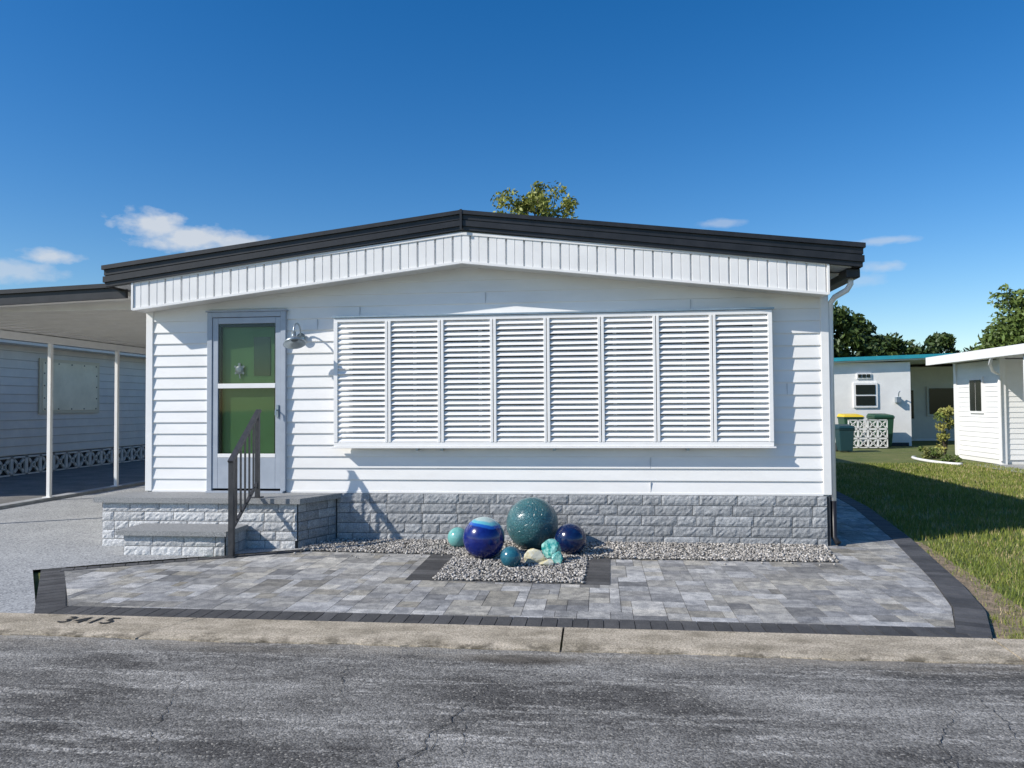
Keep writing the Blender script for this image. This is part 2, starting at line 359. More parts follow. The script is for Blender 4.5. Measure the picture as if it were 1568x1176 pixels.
# ------------------------------------------------------------------ main house
H=empty("mobile_home",(-1.42,8.4,0))
XL,XR,YF,YB=-5.27,2.42,8.4,24.0; XC=-1.46
ZB=.575; EXP=.1316
mb=MB()
def course(mb,x0,x1,z,zt,y=YF):
    if x1-x0<.01: return
    yb=y-.018
    mb.face([(x0,yb,z+.006),(x1,yb,z+.006),(x1,y-.001,zt),(x0,y-.001,zt)])
    mb.face([(x0,y,z),(x1,y,z),(x1,yb,z),(x0,yb,z)]); mb.face([(x0,yb,z),(x1,yb,z),(x1,yb,z+.006),(x0,yb,z+.006)])
z=ZB
while z<3.12:
    zt=z+EXP
    if z>2.655:
        h=3.82*(3.09-(z))/(3.09-2.655); x0=max(XL,XC-h); x1=min(XR,XC+h)
    else: x0,x1=XL,XR
    DL,DR=-4.515,-3.565
    if z<2.64:
        course(mb,x0,DL,z,zt); course(mb,DR,x1,z,zt)
        if zt>2.64: mb.face([(DL,YF-.003,2.64),(DR,YF-.003,2.64),(DR,YF-.001,zt),(DL,YF-.001,zt)])
    else: course(mb,x0,x1,z,zt)
    z=zt
mb.make("front_siding",WHITE,H)
mb=MB()
mb.face([(XL,YF,0),(XL,YB,0),(XL,YB,2.9),(XL,YF,2.9)]); mb.face([(XR,YF,0),(XR,YF,2.9),(XR,YB,2.9),(XR,YB,0)])
mb.face([(XL,YB,0),(XR,YB,0),(XR,YB,2.9),(XC,YB,3.35),(XL,YB,2.9)])
yc=YF+.004
mb.face([(XL,yc,0),(-4.515,yc,0),(-4.515,yc,2.7),(XL,yc,2.7)]); mb.face([(-3.565,yc,0),(XR,yc,0),(XR,yc,2.7),(-3.565,yc,2.7)]); mb.face([(XL,yc,2.7),(XR,yc,2.7),(XC,yc,3.2)])
mb.face([(-4.515,yc,2.64),(-3.565,yc,2.64),(-3.565,yc,2.7),(-4.515,yc,2.7)]); mb.face([(-4.515,yc,0),(-3.565,yc,0),(-3.565,yc,.57),(-4.515,yc,.57)])
mb.make("wall_shell",WHITE,H)
mb=MB(); 
for k in range(16):
    zz=ZB+k*EXP
    mb.hexa([(XR,YF+.05,zz),(XR+.014,YF+.05,zz),(XR+.014,YB,zz),(XR,YB,zz),(XR,YF+.05,zz+EXP-.002),(XR+.002,YF+.05,zz+EXP-.002),(XR+.002,YB,zz+EXP-.002),(XR,YB,zz+EXP-.002)])
    mb.hexa([(XL-.014,YF+.05,zz),(XL,YF+.05,zz),(XL,YB,zz),(XL-.014,YB,zz),(XL-.002,YF+.05,zz+EXP-.002),(XL,YF+.05,zz+EXP-.002),(XL,YB,zz+EXP-.002),(XL-.002,YB,zz+EXP-.002)])
mb.make("side_siding",WHITE,H)
mb=MB()
mb.box(XL-.018,XL+.065,YF-.028,YF+.05,ZB-.01,2.72); mb.box(XR-.065,XR+.018,YF-.028,YF+.05,ZB-.01,2.72)
mb.box(-3.565,XR-.065,YF-.024,YF+.0,ZB-.022,ZB+.004); mb.box(XL+.065,-4.515,YF-.024,YF,ZB-.022,ZB+.004)
mb.make("corner_trim",WTRIM,H,bevel=.004)
mb=MB()
for x,z0 in ((.55,.575),(-1.25,2.70),(1.0,2.55),(-2.7,2.57),(.55,.84),(-3.2,2.42),(2.0,1.63)):
    z0=ZB+round((z0-ZB)/EXP)*EXP
    mb.box(x,x+.003,YF-.0195,YF-.008,z0+.002,z0+EXP-.01)
mb.make("siding_joints",pm("joint_shadow",(.45,.46,.47)),H)
def gable(mb,y0,y1,xl,xr,ztl,zpt,zbl,zpb):
    f=[(xl,zbl),(XC,zpb),(xr,zbl),(xr,ztl),(XC,zpt),(xl,ztl)]
    A=[(x,y0,z) for x,z in f]; B=[(x,y1,z) for x,z in f]
    mb.face([A[0],A[1],A[4],A[5]]); mb.face([A[1],A[2],A[3],A[4]]); mb.face([B[5],B[4],B[1],B[0]]); mb.face([B[4],B[3],B[2],B[1]])
    for i in range(6):
        j=(i+1)%6; mb.face([A[j],A[i],B[i],B[j]])
mb=MB(); gable(mb,8.12,YB+.2,-5.52,2.60,3.10,3.595,2.93,3.36); mb.make("roof",ROOFM,H)
mb=MB()
tz,pz=3.165,3.655; hb,hp=2.925,3.445
def rib(a,b,y):
    gable(mb,y,8.14,-5.60-(8.08-y)*.6,2.69+(8.08-y)*.6,tz-(tz-hb)*a,pz-(pz-hp)*a,tz-(tz-hb)*b,pz-(pz-hp)*b)
rib(0,.20,8.035); rib(.2,.46,8.062); rib(.46,.52,8.075); rib(.52,.80,8.050); rib(.8,1.0,8.07)
for x0,x1 in ((-5.62,-5.53),(2.61,2.70)):
    mb.box(x0,x1,8.145,YB+.2,2.925,3.155)
mb.make("fascia",BLACK,H)
mb=MB(); mb.hexa([(XC-.012,8.028,3.44),(XC+.012,8.028,3.44),(XC+.012,8.05,3.44),(XC-.012,8.05,3.44),(XC-.012,8.028,3.660),(XC+.012,8.028,3.660),(XC+.012,8.05,3.660),(XC-.012,8.05,3.660)])
mb.make("fascia_joint",BLACK,H)
mb=MB(); AX0,AX1=-5.28,2.36
def abot(x): return 3.095-(3.095-2.66)*abs(x-XC)/3.82
def atop(x): return abot(x)+.32
pitch=.1955; x=AX0; prof=[]
while x<AX1-.001:
    e=min(x+pitch,AX1)
    prof+=[(x,8.124),(x+.008,8.124),(x+.014,8.098),(x+pitch*.5-.005,8.098),(x+pitch*.5,8.108),(x+pitch*.5+.006,8.098),(e-.010,8.098),(e-.003,8.124)]
    x+=pitch
prof=[p for p in prof if p[0]<=AX1]; prof.append((XC,8.10)); prof.sort(); prof.append((AX1,8.10))
for (xa,ya),(xb,yb) in zip(prof[:-1],prof[1:]):
    if xb-xa<1e-5: continue
    mb.face([(xa,ya,abot(xa)),(xb,yb,abot(xb)),(xb,yb,atop(xb)),(xa,ya,atop(xa))])
mb.make("gable_apron",WTRIM,H)
mb=MB()
for s0,s1 in ((AX0,XC),(XC,AX1)):
    for dz0,dz1,y0 in ((-.012,.014,8.085),(.30,.33,8.088)):
        mb.hexa([(s0,y0,abot(s0)+dz0),(s1,y0,abot(s1)+dz0),(s1,8.13,abot(s1)+dz0),(s0,8.13,abot(s0)+dz0),(s0,y0,abot(s0)+dz1),(s1,y0,abot(s1)+dz1),(s1,8.13,abot(s1)+dz1),(s0,8.13,abot(s0)+dz1)])
mb.box(AX0-.012,AX0+.01,8.084,8.40,2.655,2.99); mb.box(AX1-.01,AX1+.012,8.084,8.40,2.655,2.99)
mb.make("apron_trim",WTRIM,H)
mb=MB()
for s0,s1 in ((AX0+.01,XC),(XC,AX1-.01)):
    mb.hexa([(s0,8.13,abot(s0)+.0),(s1,8.13,abot(s1)),(s1,8.41,abot(s1)),(s0,8.41,abot(s0)),(s0,8.13,abot(s0)+.02),(s1,8.13,abot(s1)+.02),(s1,8.41,abot(s1)+.02),(s0,8.41,abot(s0)+.02)])
mb.box(-5.53,XL,8.42,YB,2.9,2.925); mb.box(XR,2.61,8.42,YB,2.9,2.925)
mb.make("soffit",SOFF,H)
mb=MB(); mb.box(2.56,2.70,8.16,YB,2.83,2.924); mb.make("gutter",BLACK,H,bevel=.01)
mb=MB(); mb.tube([(2.63,8.25,2.84),(2.63,8.25,2.78),(2.60,8.28,2.72),(2.50,8.36,2.66),(2.465,8.40,2.60),(2.465,8.42,2.4),(2.465,8.42,.5)],.030,10); mb.make("downspout",WTRIM,H,smooth=True)
mb=MB(); mb.tube([(2.465,8.42,.5),(2.465,8.42,.12),(2.49,8.36,.06)],.032,8); mb.make("downspout_boot",BLACK,H,smooth=True)
mb=MB(); stone(mb,(-2.96,8.37),(2.385,8.37),.0,.555,5,.40,(0,-1),11); mb.make("skirting_blocks",STONE,H)
mb=MB(); mb.box(-2.98,2.39,8.372,8.40,-.01,.552); mb.make("skirting_mortar",MORT,H)
mb=MB(); mb.box(XR-.03,XR,8.38,YB,-.01,.55); mb.make("skirting_side",MORT,H)
# --- shutters
SH=empty("louvered_shutter"); SH.parent=H; SH.location=(-.56+1.42,8.27-8.4,1.8)
def parentS(o): o.parent=SH; o.matrix_parent_inverse=Matrix.Translation(-Vector((-.56,8.27,1.8))); return o
bx=[-2.96,-2.335,-1.735,-1.148,-.558,.03,.618,1.212,1.83]
mb=MB(); z0s,z1s=1.085,2.53
mb.box(bx[0]-.0,bx[-1]+.0,8.255,8.30,z1s-.045,z1s); mb.box(bx[0],bx[-1],8.255,8.30,z0s,z0s+.05)
mb.box(bx[0]-.02,bx[-1]+.02,8.235,8.33,z0s-.018,z0s-.002)
for i,x in enumerate(bx):
    if i==0: mb.box(x,x+.045,8.25,8.305,z0s+.05,z1s-.045)
    elif i==8: mb.box(x-.045,x,8.25,8.305,z0s+.05,z1s-.045)
    else:
        mb.box(x-.034,x-.004,8.25,8.305,z0s+.05,z1s-.045); mb.box(x+.004,x+.034,8.25,8.305,z0s+.05,z1s-.045)
parentS(mb.make("shutter_frame",SHUT,bevel=.003))
mb=MB(); ns=23; ph=(z1s-.045-z0s-.05)/ns
for i in range(8):
    xa=bx[i]+.034; xb=bx[i+1]-.034; ti=rnd.uniform(-.0025,.0025)
    for k in range(ns):
        zz=z0s+.05+ph*(k+.5); dz=rnd.uniform(-.0015,.0015); sg_=rnd.uniform(-.002,.002)
        yo,yi=8.257,8.290; zo=zz-.0215+dz+ti; zi=zz+.0215+dz; th=.003
        mb.hexa([(xa,yo,zo-th),(xb,yo,zo-th+sg_),(xb,yi,zi-th+sg_),(xa,yi,zi-th),(xa,yo,zo+th),(xb,yo,zo+th+sg_),(xb,yi,zi+th+sg_),(xa,yi,zi+th)])
parentS(mb.make("shutter_slats",SHUT))
mb=MB(); mb.box(-2.97,1.85,8.24,8.384,2.534,2.552); parentS(mb.make("shutter_hinge_rail",GALV))
mb=MB()
for x in (-2.03,-1.75,.93,-.5): mb.box(x,x+.03,8.28,8.385,1.04,1.062)
for x in (-2.9,1.77): mb.bar((x,8.30,1.12),(x,8.385,1.3),.012)
parentS(mb.make("shutter_brackets",GALV))
mb=MB()
for a,b_,c_,d_ in ((-2.86,1.74,1.13,1.20),(-2.86,1.74,2.40,2.46)): mb.box(a,b_,8.366,8.381,c_,d_)
for i in range(7): mb.box(-2.80+i*.745-.02,-2.80+i*.745+.02,8.366,8.381,1.20,2.40)
mb.make("window_frame",WTRIM,H)
mb=MB()
for i in range(6):
    a=-2.78+i*.745; mb.box(a,a+.705,8.372,8.3805,1.20,2.40)
mb.make("window_glass",DGLASS,H)
# --- door
D=H
mb=MB()
mb.box(-4.515,-4.455,8.345,8.45,.575,2.64); mb.box(-3.625,-3.565,8.345,8.45,.575,2.64); mb.box(-4.455,-3.625,8.345,8.45,2.58,2.64)
mb.box(-4.53,-3.55,8.33,8.40,2.641,2.66)
mb.box(-4.452,-4.385,8.355,8.385,.60,2.575); mb.box(-3.69,-3.628,8.355,8.385,.60,2.575)
mb.box(-4.385,-3.69,8.355,8.385,2.505,2.575); mb.box(-4.385,-3.69,8.355,8.385,.60,.955)
mb.make("door_frame",ALU,D,bevel=.004)
mb=MB(); mb.box(-4.385,-3.69,8.352,8.388,1.755,1.81); mb.box(-4.385,-3.69,8.352,8.388,.957,1.0)
mb.make("storm_door_rails",WTRIM,D,bevel=.003)
mb=MB(); mb.box(-4.385,-3.69,8.368,8.372,1.0,1.755); mb.box(-4.385,-3.69,8.368,8.372,1.81,2.505); mb.make("storm_door_glass",GLASS,D)
mb=MB(); mb.box(-4.455,-3.625,8.425,8.46,.6,2.58)
mb.make("green_door",GREEN,D)
mb=MB(); mb.box(-3.98,-3.78,8.418,8.4245,1.90,2.35); mb.make("door_lite",pm("green_glass",(.02,.06,.025),None,rough=.1),D)
mb=MB(); mb.box(-4.383,-4.362,8.375,8.42,.62,2.56); mb.box(-3.71,-3.692,8.375,8.42,.62,2.56); mb.box(-4.36,-3.712,8.375,8.42,2.47,2.50); mb.make("door_reveal",pm("dark_reveal",(.02,.03,.02)),D)  # near-black strips along the sides and top of the door reveal
mb=MB(); mb.box(-3.675,-3.645,8.335,8.355,1.42,1.56); mb.tube([(-3.66,8.335,1.50),(-3.66,8.30,1.50),(-3.66,8.295,1.44)],.009,8); mb.make("door_handle",GALV,D)
mb=MB(); mb.box(-4.50,-3.58,8.30,8.40,.556,.575); mb.make("door_threshold",ALU,D)
mb=MB(); c=Vector((-4.15,8.408,1.97)); M=Matrix.Rotation(math.radians(90),3,'X')
mb.lathe([(.001,.02),(.03,.017),(.048,.006),(.052,0)],c,16,M)
for dx,dz in ((-.06,.045),(.06,.045),(-.055,-.045),(.055,-.045)): mb.bar(c+Vector((dx*.4,0,dz*.4)),c+Vector((dx,0,dz)),.022,.008,up=(0,1,0))
mb.bar(c+Vector((0,0,.04)),c+Vector((0,0,.08)),.028,.012,up=(0,1,0)); mb.bar(c+Vector((0,0,-.04)),c+Vector((0.01,0,-.10)),.012,.008,up=(0,1,0))
mb.make("door_ornament",pm("pewter",(.35,.37,.38),None,rough=.35,metal=.4),D)
# --- barn wall lamp
mb=MB(); lx_=-3.38; c=Vector((lx_,8.36,2.33)); mb.lathe([(.001,-.02),(.045,-.02),(.05,0),(.05,.02)],c,20,Matrix.Rotation(math.radians(90),3,'X'))
arc=[(lx_,8.34,2.33)]
for k in range(9):
    t=math.pi*k/8; arc.append((lx_,8.235+.10*math.cos(t),2.38+.10*math.sin(t)))
arc.append((lx_,8.135,2.34)); mb.tube(arc,.010,8)
Mt=Matrix.Rotation(math.radians(-20),3,'X')@Matrix.Rotation(math.radians(-14),3,'Y')
mb.lathe([(.001,.03),(.024,.03),(.028,-.02),(.034,-.045),(.07,-.065),(.105,-.085),(.125,-.12),(.12,-.12),(.09,-.09),(.04,-.07)],(lx_,8.135,2.345),28,Mt)
mb.make("barn_wall_lamp",GALV,H,smooth=True)
# ------------------------------------------------------------------ porch steps + railing
PS=empty("porch_steps",(-4.3,7.8,0))
mb=MB()
stone(mb,(-5.46,7.86),(-3.22,7.86),0.0,.50,5,.34,(0,-1),4)
stone(mb,(-4.90,7.40),(-3.80,7.40),0,.225,2,.34,(0,-1),5)
stone(mb,(-4.90,7.86),(-4.90,7.40),0,.225,2,.3,(-1,0),6); stone(mb,(-5.46,8.38),(-5.46,7.86),0,.50,5,.34,(-1,0),8)
mb.make("pale_blocks",STONEL,PS)
mb=MB(); d=Vector((.25,.55)).normalized(); nn=(d.y,-d.x)
stone(mb,(-3.22,7.86),(-2.98,8.38),0,.50,5,.30,nn,9); stone(mb,(-3.80,7.40),(-3.80,7.86),0,.225,2,.3,(1,0),7)
mb.make("shaded_side_blocks",STONE,PS)  # right-hand sides take the darker stone: their shade is put into the colour
mb=MB()
def prism(mb,pts,z0,z1):
    mb.face([(x,y,z1) for x,y in pts]); mb.face([(x,y,z0) for x,y in pts][::-1])
    for i in range(len(pts)):
        p=pts[i];q=pts[(i+1)%len(pts)]; mb.face([(p[0],p[1],z0),(q[0],q[1],z0),(q[0],q[1],z1),(p[0],p[1],z1)])
prism(mb,[(-5.455,7.865),(-3.225,7.865),(-2.985,8.38),(-5.455,8.38)],0,.499); mb.box(-4.895,-3.805,7.405,7.862,0,.224)
mb.make("block_core",MORT,PS)
mb=MB(); prism(mb,[(-5.53,7.80),(-3.17,7.80),(-2.90,8.376),(-5.53,8.376)],.50,.555); prism(mb,[(-4.96,7.34),(-3.76,7.34),(-3.76,7.83),(-4.96,7.83)],.226,.275)
mb.make("slab_caps",SLAB,PS,bevel=.008)
RA=empty("handrail",(-3.70,7.6,0))
mb=MB()
xp=-3.68; yA,yB=7.30,7.88
mb.bar((xp,yA,.03),(xp,yA,1.0),.050); mb.box(xp-.05,xp+.05,yA-.05,yA+.05,.03,.042)
mb.bar((xp,yB,.555),(xp,yB,1.47),.042); mb.box(xp-.05,xp+.05,yB-.05,yB+.05,.556,.566)
mb.bar((xp,yA-.03,.985),(xp,yB+.03,1.50),.055,.03)
mb.bar((xp,yA,.30),(xp,yB,.72),.028)
for k in range(1,6):
    y=yA+(yB-yA)*k/6; mb.bar((xp,y,.30+.42*k/6),(xp,y,1.0+.47*k/6),.016)
mb.make("rail_bars",IRON,RA)
# ------------------------------------------------------------------ ornamental globes
def globe(name,loc,r,mat):
    e=empty(name,loc); mb=MB(); N_=40; prof=[(max(.0005,r*math.sin(math.pi*k/N_)),-r*math.cos(math.pi*k/N_)) for k in range(N_+1)]
    mb.lathe(prof,(loc[0],loc[1],loc[2]+r),64); mb.make("ceramic_ball",mat,e,smooth=True)
    mb=MB(); q=r*.42; mb.lathe([(q,-.01),(q*1.1,.0),(q*1.1,r*.10),(q*.95,r*.12)],(loc[0],loc[1],loc[2]-.01),32); mb.make("base_ring",MORT,e,smooth=True)
def globemat(name,kind):
    m,t,b=newmat(name); P=t.pos(); b.inputs['Roughness'].default_value=.2; b.inputs['Coat Weight'].default_value=.35; b.inputs['Coat Roughness'].default_value=.06
    if kind=='crackle':
        v=t.n("TexVoronoi"); v.inputs['Scale'].default_value=48; t.l(P,v.inputs[0]); sp=t.ramp(v.outputs['Distance'],.12,.30)
        col=t.mix(t.ramp(t.noise(P,7,5),.35,.65),(.03,.105,.125),(.055,.165,.18)); sel=t.n("SeparateColor"); t.l(v.outputs['Color'],sel.inputs[0])
        k=t.math('MULTIPLY',t.math('SUBTRACT',1.0,sp),t.ramp(sel.outputs[0],.45,.55)); col=t.mix(t.math('MULTIPLY',k,.4),col,(.22,.38,.38))
        v2=t.n("TexVoronoi"); v2.feature='DISTANCE_TO_EDGE'; v2.inputs['Scale'].default_value=28; t.l(P,v2.inputs[0])
        bn=t.n("Bump"); bn.inputs['Distance'].default_value=.004; t.l(t.ramp(v2.outputs['Distance'],0,.1),bn.inputs['Height']); t.l(bn.outputs[0],b.inputs['Normal']); b.inputs['Roughness'].default_value=.32
    elif kind=='cap':
        sx=t.n("SeparateXYZ"); t.l(P,sx.inputs[0]); zz=t.math('ADD',t.math('ADD',sx.outputs[2],t.math('MULTIPLY',sx.outputs[0],.12)),t.math('MULTIPLY',t.noise(P,5,3),.05))
        base=t.mix(t.ramp(t.noise(P,12,6,.7),.4,.7),(.004,.010,.12),(.008,.025,.20))
        col=t.mix(t.ramp(zz,.245,.255),base,(.015,.10,.42)); col=t.mix(t.ramp(zz,.272,.282),col,(.12,.42,.50)); col=t.mix(t.ramp(zz,.30,.312),col,(.42,.54,.52))
    elif kind=='aqua': col=t.mix(t.ramp(t.noise(P,14,4),.4,.6),(.12,.38,.36),(.20,.46,.43))
    elif kind=='navy':
        col=t.mix(t.ramp(t.noise(P,9,5,.7),.45,.65),(.004,.010,.055),(.006,.03,.10))
    else: col=t.mix(t.ramp(t.noise(P,16,5,.7),.4,.6),(.012,.09,.14),(.03,.15,.20))
    t.setin(b.inputs['Base Color'],col); return m
globe("garden_globe",(-.70,7.93,.03),.272,globemat("teal_crackle_glaze",'crackle'))
globe("garden_globe",(-1.135,7.42,.03),.205,globemat("blue_banded_glaze",'cap'))
globe("garden_globe",(-1.50,7.98,.03),.108,globemat("aqua_glaze",'aqua'))
globe("garden_globe",(-.295,7.68,.03),.158,globemat("navy_glaze",'navy'))
globe("garden_globe",(-.825,7.04,.03),.098,globemat("small_teal_glaze",'teal'))
def chunk(name,loc,s,mat,seed,par):
    R_=random.Random(seed); bm=bmesh.new(); bmesh.ops.create_icosphere(bm,subdivisions=3,radius=1)
    pl=[(Vector((R_.gauss(0,1),R_.gauss(0,1),R_.gauss(0,1))).normalized(),R_.uniform(.45,.85)) for _ in range(16)]
    for v in bm.verts:
        for nrm,dd in pl:
            q=v.co.dot(nrm)
            if q>dd: v.co-=nrm*(q-dd)
        v.co=Vector((v.co.x*s[0],v.co.y*s[1],v.co.z*s[2]))*R_.uniform(.96,1.04)+Vector(loc)
    me=bpy.data.meshes.new(name); bm.to_mesh(me); bm.free(); me.materials.append(mat); parent(link(bpy.data.objects.new(name,me)),par)
sg=empty("slag_glass_rocks",(-.5,7.25,.03))
mcr,t,b=newmat("cream_slag_glass"); t.setin(b.inputs['Base Color'],t.mix(t.ramp(t.noise(t.pos(),12,4),.4,.6),(.60,.52,.28),(.62,.62,.54))); b.inputs['Roughness'].default_value=.2
mtg,t,b=newmat("teal_slag_glass"); t.setin(b.inputs['Base Color'],t.mix(t.ramp(t.noise(t.pos(),18,4),.42,.58),(.015,.24,.23),(.32,.60,.54))); b.inputs['Roughness'].default_value=.08
chunk("cream_rock",(-.60,7.22,.09),(.12,.07,.095),mcr,1,sg); chunk("cream_rock_low",(-.50,7.10,.06),(.09,.05,.055),mcr,4,sg)
chunk("teal_rock",(-.46,7.33,.13),(.12,.07,.12),mtg,2,sg); chunk("teal_rock_tall",(-.40,7.22,.08),(.07,.05,.09),mtg,3,sg)
# ------------------------------------------------------------------ carport
CP=empty("carport",(-7.4,8.4,0))
mb=MB(); ya,yb=8.30,22.0
def cz(x): return 2.86-.075*(-5.5-x)/3.8*1.6
y=ya+.05
while y<yb:
    mb.hexa([(-9.30,y,cz(-9.3)),(-5.52,y,cz(-5.52)),(-5.52,y+.29,cz(-5.52)),(-9.30,y+.29,cz(-9.3)),(-9.30,y,cz(-9.3)+.05),(-5.52,y,cz(-5.52)+.05),(-5.52,y+.29,cz(-5.52)+.05),(-9.30,y+.29,cz(-9.3)+.05)])
    mb.box(-9.3,-5.52,y+.292,y+.308,cz(-9.3)-.0,cz(-9.3)+.1); y+=.31
mb.make("carport_pans",SOFF,CP)
mb=MB()
for dz0,dz1,yy in ((-.03,.05,8.30),(.05,.10,8.32),(.10,.15,8.285)):
    mb.hexa([(-9.36,yy,cz(-9.3)+dz0),(-5.5,yy,cz(-5.52)+dz0),(-5.5,8.345,cz(-5.52)+dz0),(-9.36,8.345,cz(-9.3)+dz0),(-9.36,yy,cz(-9.3)+dz1),(-5.5,yy,cz(-5.52)+dz1),(-5.5,8.345,cz(-5.52)+dz1),(-9.36,8.345,cz(-9.3)+dz1)])
mb.make("carport_fascia",BLACK,CP)
mb=MB(); mb.box(-9.11,-9.0,8.36,22,2.62,2.735); 
for y in (8.6,11.66,13.42,16.4,19.4,21.8): mb.box(-9.085,-9.025,y-.03,y+.03,.0,2.62); mb.box(-9.13,-8.98,y-.07,y+.07,.07,.082)
mb.make("carport_posts",WTRIM,CP,bevel=.004)
mb=MB(); mb.box(-9.42,-9.31,8.36,22,2.68,2.84); mb.make("carport_gutter",WTRIM,CP)
# ------------------------------------------------------------------ neighbours
def breeze(mb,o,ux,s,nrm,z0):
    U=Vector((ux[0],ux[1],0)); O=Vector((o[0],o[1],z0)); Z=Vector((0,0,1)); w=s*.09
    def P(a,b): return O+U*a*s+Z*b*s
    up=(nrm[0],nrm[1],0)
    for a,b in (((0,.04),(1,.04)),((0,.96),(1,.96)),((.04,0),(.04,1)),((.96,0),(.96,1))): mb.bar(P(*a),P(*b),w,.05,up=up)
    for cx,cy,a0 in ((0,.5,-90),(1,.5,90),(.5,0,0),(.5,1,180)):
        pts=[]
        for k in range(7):
            t=math.radians(a0+180*k/6); pts.append(P(cx+.40*math.cos(t),cy+.40*math.sin(t)))
        for p,q in zip(pts[:-1],pts[1:]): mb.bar(p,q,w*.8,.045,up=up)
def sidingwall(mb,p0,p1,z0,z1,exp,out=.014):
    p0=Vector((p0[0],p0[1],0));p1=Vector((p1[0],p1[1],0)); d=(p1-p0).normalized(); n_=Vector((d.y,-d.x,0)); z=z0
    while z<z1-.01:
        zt=min(z+exp,z1); a=p0+n_*out;b=p1+n_*out
        mb.face([(a.x,a.y,z),(b.x,b.y,z),(p1.x,p1.y,zt),(p0.x,p0.y,zt)]); mb.face([(p0.x,p0.y,z),(p1.x,p1.y,z),(b.x,b.y,z),(a.x,a.y,z)]); z=zt
NL=empty("neighbor_house",(-17,18,0))
NW=pm("neighbor_siding",(.66,.64,.59),(.60,.58,.54),2,.6)
mb=MB(); mb.box(-21,-13.42,10.5,26,0,3.1); sidingwall(mb,(-13.41,10.5),(-13.41,26),.48,3.1,.2); sidingwall(mb,(-21,10.49),(-13.42,10.49),.48,3.1,.2); mb.make("walls",NW,NL)
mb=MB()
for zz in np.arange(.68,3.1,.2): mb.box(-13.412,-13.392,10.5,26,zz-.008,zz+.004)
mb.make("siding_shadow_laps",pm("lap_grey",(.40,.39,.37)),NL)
mb=MB()
y=10.6
while y<26: breeze(mb,(-13.37,y),(0,1),.44,(1,0),.0); y+=.45
mb.make("breeze_blocks",NW,NL)
mb=MB(); mb.box(-13.415,-13.40,10.6,26,0,.46); mb.make("dark_backing",pm("crawl_dark",(.012,.012,.014)),NL)  # black sheet painted in for the dark space behind the blocks
mb=MB(); mb.box(-13.39,-13.36,16.85,19.05,1.42,2.76); mb.make("window_frame",pm("beige_frame",(.62,.55,.40)),NL)
mb=MB(); mb.box(-13.359,-13.35,16.95,18.95,1.50,2.68); mb.make("storm_panel",pm("frosted_panel",(.85,.76,.56),(.72,.64,.46),2,.5),NL)
mb=MB()
for k in range(5):
    for zz in (1.53,2.65): mb.box(-13.349,-13.34,17.0+k*.47,17.03+k*.47,zz-.015,zz+.015)
for zz in (1.8,2.1,2.4):
    for yy in (16.98,18.9): mb.box(-13.349,-13.34,yy,yy+.03,zz-.015,zz+.015)
mb.make("panel_bolts",IRON,NL)
mb=MB(); mb.box(-13.40,-12.9,10.3,26,3.0,3.06); mb.make("eave",SOFF,NL)
mb=MB(); mb.box(-21.3,-12.85,10.2,26.3,3.1,3.25); mb.make("roof",ROOFM,NL)
# right neighbour A (turquoise trim)
NA=empty("neighbor_house",(10,32,0)); AW=pm("stucco_white",(.86,.85,.82),(.79,.78,.75),2,.7)
mb=MB(); mb.box(6.5,11.1,28.6,44,0,3.0); mb.box(11.1,18,32.5,44,0,3.0); mb.make("walls",AW,NA)
mb=MB(); sidingwall(mb,(11.11,32.49),(18,32.49),0.1,3.0,.25); mb.box(11.9,12.75,32.4,32.47,.1,2.15); mb.box(13.2,14.3,32.4,32.47,1.0,2.2); mb.make("recess_siding",NW,NA)
mb=MB(); mb.box(11.98,12.67,32.37,32.395,.9,2.05); mb.box(13.28,14.22,32.37,32.395,1.08,2.12); mb.make("recess_glass",DGLASS,NA)
TURQ=pm("turquoise_trim",(.03,.34,.42),(.025,.28,.36),3,.5)
mb=MB(); mb.hexa([(6.2,28.36,2.93),(18.4,28.36,3.26),(18.4,44.4,3.26),(6.2,44.4,2.93),(6.2,28.36,3.03),(18.4,28.36,3.36),(18.4,44.4,3.36),(6.2,44.4,3.03)]); mb.make("roof_deck",SOFF,NA)
mb=MB(); mb.hexa([(6.15,28.29,2.98),(18.45,28.29,3.31),(18.45,28.35,3.31),(6.15,28.35,2.98),(6.15,28.29,3.11),(18.45,28.29,3.44),(18.45,28.35,3.44),(6.15,28.35,3.11)]); mb.make("roof_edge",TURQ,NA)
mb=MB(); mb.box(9.12,9.95,28.54,28.6,1.38,2.28); mb.box(9.25,9.75,28.55,28.6,2.42,2.62); mb.make("window_frame",WTRIM,NA)
mb=MB(); mb.box(9.2,9.87,28.52,28.539,1.46,1.80); mb.box(9.2,9.87,28.52,28.539,1.86,2.2); 
for k in range(3): mb.box(9.29+k*.15,9.41+k*.15,28.53,28.549,2.46,2.58)
mb.make("window_glass",DGLASS,NA)
mb=MB(); mb.box(10.55,10.7,28.4,28.59,1.55,1.75); mb.tube([(10.62,28.45,1.75),(10.62,28.40,1.9),(10.62,28.3,1.95)],.02); mb.make("wall_lamp",GALV,NA)
mb=MB(); mb.box(6.52,11.0,28.585,28.60,0,.12); mb.make("base_course",MORT,NA)
